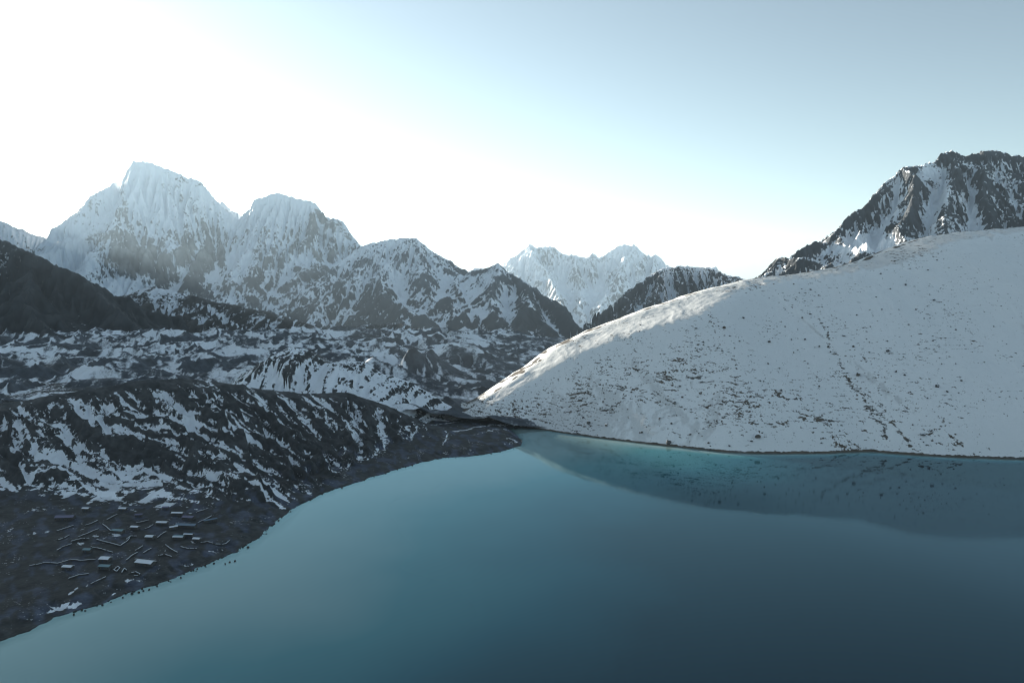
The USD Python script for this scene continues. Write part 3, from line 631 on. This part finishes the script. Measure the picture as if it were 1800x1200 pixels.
special = [  # pixel, metres, label
    (1175, 779, 9.0, 'round dark boulder at the very edge of the water below the snow slope'),
    (1333, 769, 11.0, 'biggest dark boulder on the lower snow slope, close above the water'),
    (1321, 776, 5.0, 'small flat boulder touching the biggest boulder on its water side'),
    (1034, 745, 8.0, 'dark boulder low on the snow slope above the inlet of the lake'),
    (1066, 748, 5.5, 'smaller boulder just right of the dark boulder near the inlet'),
    (1128, 760, 5.0, 'upright dark boulder above the shore, left of the round boulder at the water'),
    (1282, 784, 4.5, 'small dark boulder right above the waterline between two larger boulders'),
    (1508, 660, 8.5, 'round boulder standing alone beside the long runnel in the snow'),
    (1647, 680, 7.0, 'angular boulder on the smooth right part of the snow slope'),
    (1622, 765, 8.5, 'long flat slab of rock low on the right of the snow slope'),
    (1636, 757, 7.0, 'second slab lying end to end above the long flat slab'),
    (1642, 528, 6.5, 'dark boulder high on the right of the snow slope'),
    (1592, 501, 6.0, 'dark boulder high up under the crest on the right'),
    (1273, 577, 6.5, 'dark boulder at the right end of a small cluster below the crest'),
    (1352, 601, 6.0, 'single dark boulder in the middle of the upper snow slope'),
    (1560, 618, 7.0, 'wide dark boulder above the head of the long runnel'),
    (1483, 590, 7.0, 'flat dark boulder in the upper right of the snow slope'),
    (1307, 559, 6.0, 'dark boulder below the crest, above the small cluster'),
    (1223, 577, 5.5, 'boulder with a snowy top left of the small cluster below the crest'),
]
listed = [(1263, 574), (1236, 602), (1166, 636), (1161, 623), (1261, 613), (1195, 680), (1199, 699), (1147, 700), (1187, 708), (1159, 736), (1103, 720), (1076, 715), (1061, 691), (1370, 648), (1373, 687), (1292, 670), (1391, 598), (1548, 482), (1565, 509), (1425, 510), (1405, 515), (1439, 520),
          (1476, 515), (1540, 523), (1424, 553), (1506, 555), (1415, 598), (1528, 620), (1588, 628), (1610, 629), (1602, 592), (1628, 612), (1597, 571), (1530, 575), (1640, 600), (1668, 471), (1631, 476), (1647, 458), (1575, 654), (1476, 632), (1696, 715), (1659, 736), (1604, 748), (1521, 694),
          (1136, 751), (1245, 779), (1228, 762), (1213, 764), (1060, 707), (1025, 735), (1046, 702), (1110, 690), (1410, 560), (1380, 545), (1352, 525), (1330, 506), (1360, 500), (1395, 500), (1445, 540), (1470, 560), (1455, 575), (1380, 575), (1440, 610), (1395, 620), (1350, 640), (1320, 625), (1300, 600),
          (1550, 545), (1580, 545), (1610, 545), (1635, 560), (1660, 545), (1680, 580), (1655, 640), (1680, 640), (1690, 670), (1665, 690), (1630, 700), (1600, 690), (1590, 660), (1560, 600), (1500, 610), (1460, 620), (1420, 640), (1440, 680), (1400, 700), (1300, 720), (1340, 740), (1260, 740), (1180, 745), (1095, 700)]
listed += [(float(x), float(y)) for x, y in zip(rng.uniform(1000, 1780, 170), rng.uniform(470, 790, 170))]
def boulder(P, size, label, group, seed, name='boulder', capped=False, squash=None, sink=.25):
    v, f = rock_mesh(P, size, squash or rng.uniform(.55, .9), seed, 1 if size > 5 else 0, sink)
    mat = M_ROCK[seed % 3]
    if not capped:
        return obj(name, (v, f), mat, smooth=40, label=label, category='boulder', group=group)
    t = UsdGeom.Xform.Define(stage, prim_path(name)); data(t, label=label, category='boulder', group=group)
    obj('rock', (v, f), mat, t, smooth=40)
    cm = cap_mesh(v, f)
    if len(cm[1]): obj('snow_cap', cm, M_CAP, t, smooth=True)
    return t
k = 0
for x, y, size, label in special:
    P = on_terrain(HILL, x, y + 1)
    if P[2] < -900: continue
    flat = .42 if 'flat' in label or 'slab' in label else None
    boulder(P, size, label, None, 1000 + k, capped=size >= 5.0 and 'water' not in label, squash=flat, sink=.12); k += 1
for n, (x, y) in enumerate(listed):
    P = on_terrain(HILL, x, y)
    if P[2] < 2 or not (-70 < P[0] < 1350): continue
    size = rng.uniform(2.6, 4.6) if n < 91 else 1.3 + 2.2 * rng.random() ** 2
    gully = 1440 + (y - 560) * .55
    zone = ('just below the sunlit crest' if y < 520 and x < 1480 else 'high on the smooth right end' if y < 560 and x >= 1480 else 'close above the waterline' if y > 735 and x < 1480 else 'near the foot of the long runnel' if y > 715 else
            'right of the long runnel' if x > gully + 90 else 'beside the long runnel' if abs(x - gully) <= 90 else 'on the trodden terraces' if y > 625 and x > 1110 else 'on the left flank towards the inlet' if x <= 1110 else 'midway above the trodden terraces')
    kind = 'mid sized dark boulder' if size > 3.2 else 'small dark rock' if size > 2.0 else 'tiny dark rock'
    boulder(P, size, f'{kind} {zone} of the snow slope', f'{kind}s {zone}', 2000 + n)
# stones along the moraine shore and in the shallows off the village
edge = [(440, 952), (432, 957), (436, 962), (445, 949), (396, 991), (404, 988), (413, 986), (232, 1043), (244, 1041), (252, 1038), (216, 1050), (262, 1036), (276, 1030), (490, 914), (495, 909), (300, 1022), (318, 1015), (195, 1058), (180, 1063), (345, 1003), (362, 996), (376, 990), (420, 968), (455, 945), (468, 938), (150, 1073), (130, 1080)]
edge += [(float(a + (b - a) * t + rng.normal(0, 1.2)), float(c + (e - c) * t + rng.normal(0, 1.0))) for (a, c), (b, e) in zip(left_shore[4:-4], left_shore[5:-3]) for t in rng.uniform(0, 1, 4)]
for n, (x, y) in enumerate(edge):
    P = gz(x, y)
    size = rng.uniform(1.1, 2.6) if n > 12 else rng.uniform(2.0, 3.2)
    zone = ('under the steep moraine right of the terrace' if 500 < x < 800 else 'at the pointed tip of the moraine' if x >= 800 else 'off the right end of the terrace' if x > 380 else 'off the long lodge' if x > 215 else 'off the left end of the village')
    kind = 'larger dark stone' if size > 2.2 else 'small dark stone' if size > 1.6 else 'tiny dark stone'
    boulder((P[0], P[1], -.1), size, f'{kind} in the shallows {zone}', f'{kind}s {zone}', 3000 + n, name='shore_stone')

for n in range(64):
    k_ = rng.integers(2, len(right_shore) - 2); u = rng.random()
    (a, b), (c, e) = right_shore[k_], right_shore[k_ + 1]
    x, y = a + (c - a) * u, b + (e - b) * u - rng.uniform(-.3, 2.2)
    P = gz(x, y)
    size = .9 + 1.7 * rng.random() ** 2
    zone = 'near the inlet' if x < 1080 else 'left of the biggest boulder' if x < 1320 else 'just right of the biggest boulder' if x < 1540 else 'right of the runnel mouth'
    boulder((P[0], P[1], .1), size, f'{"tiny" if size < 1.5 else "small"} dark stone on the snow slope waterline {zone}', f'{"tiny" if size < 1.5 else "small"} waterline stones {zone}', 5000 + n, name='shore_stone')

# ------------------------------------------------------------------ the village
M_STONE = plain('house_stone', (.075, .072, .07), scale=1.4)
M_SNOWROOF = plain('snowy_roof', (.66, .70, .74), var=.05, bump=.15, scale=.4)
M_BLUE = plain('blue_sheet_roof', (.10, .16, .22), rough=.45, var=.12, bump=.05)
M_VIOLET = plain('violet_sheet_roof', (.10, .10, .17), rough=.5, var=.12, bump=.05)
M_TEAL = plain('teal_sheet_roof', (.12, .22, .25), rough=.45, var=.12, bump=.05)
M_DOOR = plain('painted_door', (.05, .07, .10)); M_FRAME = plain('window_frame', (.25, .24, .22), var=.1, bump=.05)
M_PANE = usdkit.material(stage, '/World/Looks/dark_pane', {'p': ('principled_bsdf', {'base_color': (.02, .025, .03), 'roughness': .08})}, surface='p.BSDF')
def box(x0, x1, y0, y1, z0, z1):
    return trimesh.creation.box(bounds=[(x0, y0, z0), (x1, y1, z1)])
def house(x, y, L, W, yaw, mat, label, wall_h=2.9, pitch=.32, windows=4, group=None, snow_edge=False):
    P = on_terrain(MOR, x, y)
    t = UsdGeom.Xform.Define(stage, prim_path('house')); data(t, label=label, category='house', group=group)
    t.AddTranslateOp().Set(Gf.Vec3d(float(P[0]), float(P[1] + W * .4), float(P[2] - .3))); t.AddRotateZOp().Set(yaw)
    l, w, h = L / 2, W / 2, wall_h + .3
    r = w * pitch
    body = trimesh.Trimesh(*[np.array(q) for q in ([(-l, -w, -1.5), (l, -w, -1.5), (l, w, -1.5), (-l, w, -1.5), (-l, -w, h), (l, -w, h), (l, w, h), (-l, w, h), (-l, 0, h + r), (l, 0, h + r)],
            [(0, 1, 5), (0, 5, 4), (2, 3, 7), (2, 7, 6), (1, 2, 6), (1, 6, 9), (1, 9, 5), (3, 0, 4), (3, 4, 8), (3, 8, 7), (4, 5, 9), (4, 9, 8), (6, 7, 8), (6, 8, 9)])], process=False)
    obj('wall', body, M_STONE, t)
    o, th = .45, .16
    for sgn in (-1, 1):
        e = np.array([(-l - o, sgn * (w + o), h - o * pitch + .03), (l + o, sgn * (w + o), h - o * pitch + .03), (l + o, 0, h + r + .03), (-l - o, 0, h + r + .03)])
        slab = np.vstack([e, e + [0, 0, th]])
        rf = obj('roof_side', (slab, np.array([(0, 3, 2, 1), (4, 5, 6, 7), (0, 1, 5, 4), (1, 2, 6, 5), (2, 3, 7, 6), (3, 0, 4, 7)])), mat, t)
        if mat is not M_SNOWROOF and snow_edge and sgn < 0:
            c = e.copy(); c[2:, 1] = e[:2, 1] * .55; c[2:, 2] = h + r * .45 + .03
            c2 = np.vstack([c + [0, 0, th + .004], c + [0, 0, th + .12]])
            obj('snow_strip', (c2, np.array([(0, 3, 2, 1), (4, 5, 6, 7), (0, 1, 5, 4), (1, 2, 6, 5), (2, 3, 7, 6), (3, 0, 4, 7)])), M_SNOWROOF, t)
    dx = -l * .15
    obj('door', box(dx - .5, dx + .5, -w - .06, -w + .02, .25, 2.25), M_DOOR, t)
    for q in np.linspace(-l + 1.2, l - 1.2, windows):
        if abs(q - dx) < 1.2: continue
        wd = obj('window', box(q - .62, q + .62, -w - .05, -w + .02, 1.15, 2.25), M_FRAME, t)
        obj('pane', box(q - .5, q + .5, -w - .075, -w - .045, 1.25, 2.15), M_PANE, wd)
    return t
houses = [
    (253, 994, 17, 7.5, -14, M_SNOWROOF, 'long stone lodge with a white snowy roof, nearest the lake', 6),
    (183, 988, 9.0, 7.0, -8, M_SNOWROOF, 'short stone lodge with a white snowy roof beside the long snow strip', 3),
    (183, 1001, 10, 5.0, -6, M_TEAL, 'low house with a teal sheet roof in front of the short snowy lodge', 3),
    (284, 923, 11, 4.6, -4, M_SNOWROOF, 'narrow stone house with a snowy roof in the middle of the village', 4),
    (304, 931, 7.5, 3.6, 34, M_SNOWROOF, 'small snowy roofed house set at an angle beside a blue roof', 2),
    (262, 948, 7.5, 5.5, -6, M_SNOWROOF, 'small square house with a bright snowy roof in the field walls', 2),
    (313, 949, 10, 6.0, -4, M_TEAL, 'house with a teal roof and a snowy eave near the shore end of the village', 3),
    (331, 944, 9, 4.5, -6, M_BLUE, 'low blue roofed annex behind the house with the snowy eave', 3),
    (326, 928, 21, 6.5, -5, M_BLUE, 'longest shed with a plain blue roof at the back of the village', 6),
    (330, 914, 12, 6.5, -10, M_VIOLET, 'violet roofed house behind the longest blue shed', 4),
    (311, 906, 12, 4.2, -3, M_SNOWROOF, 'snowy roofed house farthest up the terrace on the right', 4),
    (215, 898, 8, 4.4, -6, M_SNOWROOF, 'small snowy roofed hut standing alone at the foot of the moraine', 2),
    (112, 914, 18, 8.0, 6, M_VIOLET, 'broad violet roofed house at the far left of the village', 5),
    (206, 937, 12, 5.0, -10, M_TEAL, 'teal roofed house standing where two field walls meet', 4),
    (369, 918, 13, 3.4, 36, M_BLUE, 'narrow blue roofed shed at an angle near the right end of the terrace', 4),
    (150, 898, 7, 4.2, -4, M_SNOWROOF, 'tiny snowy hut behind the violet roofed house', 2),
    (243, 909, 7, 4.0, 12, M_VIOLET, 'small violet roofed hut between the lone snowy hut and the narrow house', 2),
    (236, 931, 8, 4.2, -8, M_SNOWROOF, 'small snowy roofed house right of the teal roofed house', 2),
    (345, 952, 7, 4.0, -10, M_SNOWROOF, 'last snowy roofed hut towards the lake shore', 2),
    (152, 972, 7, 4.5, -6, M_TEAL, 'small teal roofed hut in the fields left of the short snowy lodge', 2),
    (118, 1002, 9, 4.5, -10, M_SNOWROOF, 'snowy roofed house nearest the bottom left corner of the village', 3),
    (290, 896, 6, 4.0, 8, M_VIOLET, 'tiny dark hut at the moraine foot behind the village', 2),
]
for x, y, L, W, yaw, m, label, nw in houses:
    house(x, y, L, W, yaw, m, label, windows=nw, snow_edge='eave' in label)
# dry stone walls round the fields, with snow lying on top
def stone_wall(line, label, height=1.1, group=None):
    P = [on_terrain(MOR, *q) for q in line]
    t = UsdGeom.Xform.Define(stage, prim_path('field_wall')); data(t, label=label, category='stone wall', group=group)
    V, Fc, cap = [], [], []
    B = np.array([(-1, -1, -1), (1, -1, -1), (1, 1, -1), (-1, 1, -1), (-1, -1, 1), (1, -1, 1), (1, 1, 1), (-1, 1, 1)], float)
    T = np.array([(0, 2, 1), (0, 3, 2), (4, 5, 6), (4, 6, 7), (0, 1, 5), (0, 5, 4), (1, 2, 6), (1, 6, 5), (2, 3, 7), (2, 7, 6), (3, 0, 4), (3, 4, 7)])
    X_, Y_, Z_, st = MOR
    ground = lambda a, b: float(ndimage.map_coordinates(Z_, [[(b - Y_[0, 0]) / st], [(a - X_[0, 0]) / st]], order=1)[0])
    for a, b in zip(P[:-1], P[1:]):
        L = math.hypot(b[0] - a[0], b[1] - a[1]); ang = math.atan2(b[1] - a[1], b[0] - a[0]); n = max(2, int(L / .75))
        for i in range(n):
            u = (i + .5) / n; px, py = a[0] + (b[0] - a[0]) * u, a[1] + (b[1] - a[1]) * u
            g = ground(px, py)
            for cse in range(2):
                sz = np.array([L / n * .48, rng.uniform(.26, .36), height / 4 * rng.uniform(.9, 1.1)])
                v = B * sz * rng.uniform(.88, 1.06, (8, 1))
                an = ang + rng.normal(0, .08)
                v = np.column_stack([v[:, 0] * math.cos(an) - v[:, 1] * math.sin(an), v[:, 0] * math.sin(an) + v[:, 1] * math.cos(an), v[:, 2]]) + (px + rng.normal(0, .05), py + rng.normal(0, .05), g + height / 4 + cse * height / 2)
                Fc.append(T + len(V) * 8); V.append(v)
            if rng.random() < .86:
                v = B * np.array([L / n * .52, .40, .10])
                cap.append(np.column_stack([v[:, 0] * math.cos(ang) - v[:, 1] * math.sin(ang), v[:, 0] * math.sin(ang) + v[:, 1] * math.cos(ang), v[:, 2]]) + (px, py, g + height + .1))
    data(obj('stones', (np.vstack(V), np.vstack(Fc)), M_STONE, t), kind='stuff')
    if cap: obj('snow_cap', (np.vstack(cap), np.vstack([T + 8 * i for i in range(len(cap))])), M_CAP, t)
walls = [
    ([(138, 945), (155, 938), (173, 931)], 'snow topped field wall along the upper edge of the snowy field on the left'),
    ([(125, 953), (142, 949), (157, 949)], 'short snow topped wall bounding the snowy field on its lake side'),
    ([(180, 922), (188, 928), (195, 934)], 'short wall running down to the teal roofed house'),
    ([(222, 949), (230, 943), (240, 944)], 'bent field wall left of the small square house'),
    ([(277, 946), (284, 940), (292, 936)], 'short field wall between the square house and the angled house'),
    ([(222, 986), (230, 979), (242, 972)], 'field wall climbing from the end of the long lodge'),
    ([(237, 984), (255, 986), (276, 988)], 'straight wall behind the long lodge'),
    ([(348, 920), (360, 914), (372, 908)], 'wall running beside the narrow blue shed'),
    ([(252, 973), (258, 969), (266, 965)], 'lone piece of wall in the dark field behind the long lodge'),
    ([(238, 969), (244, 965), (251, 961)], 'lone piece of wall further up the dark field'),
    ([(353, 955), (365, 953), (376, 957), (392, 959), (404, 952)], 'crooked snow covered wall near the shore at the right of the village'),
    ([(255, 931), (262, 928), (269, 924)], 'short wall below the narrow house in the middle'),
    ([(188, 914), (197, 910), (206, 905)], 'short wall below the hut at the foot of the moraine'),
    ([(100, 935), (114, 930), (129, 925)], 'wall below the broad violet roofed house'),
    ([(52, 996), (80, 990), (101, 992), (124, 985), (142, 987), (168, 984)], 'long wall along the snow strip at the left'),
    ([(200, 1003), (207, 997), (211, 1000), (205, 1006), (200, 1003)], 'closed ring of an old stone pen beside the long lodge'),
    ([(214, 1008), (219, 1000), (223, 1004)], 'broken pen wall right of the closed stone ring'),
    ([(226, 1009), (238, 1006), (246, 1010), (236, 1015)], 'three sided pen below the long lodge'),
    ([(100, 968), (112, 962), (126, 957)], 'field wall low on the left below the snowy field'),
    ([(170, 950), (190, 955), (212, 960)], 'long low wall across the middle of the dark fields'),
    ([(212, 960), (224, 952), (228, 946)], 'wall turning uphill from the end of the long low wall'),
    ([(160, 962), (178, 966), (198, 972)], 'low wall running parallel below the long low wall'),
    ([(290, 958), (300, 966), (312, 972)], 'wall descending from the teal roofed house towards the shore'),
    ([(318, 962), (332, 966), (346, 966)], 'short wall just above the shore at the right'),
    ([(120, 1018), (138, 1012), (156, 1010)], 'low wall below the long snow strip on the left'),
    ([(160, 1028), (172, 1022), (186, 1016)], 'low wall near the lake bank on the left'),
    ([(278, 978), (290, 976), (302, 980)], 'short wall right of the long lodge'),
    ([(240, 920), (250, 918), (262, 915)], 'short wall above the narrow house'),
    ([(100, 950), (112, 947), (122, 942)], 'wall at the left edge above the snowy field'),
    ([(345, 902), (356, 898), (366, 894)], 'faint wall on the slope behind the narrow blue shed'),
    ([(148, 925), (160, 921), (172, 916)], 'faint wall across the dark field on the left'),
]
for line, label in walls:
    stone_wall(line, label)
print('triangles', TRIS)
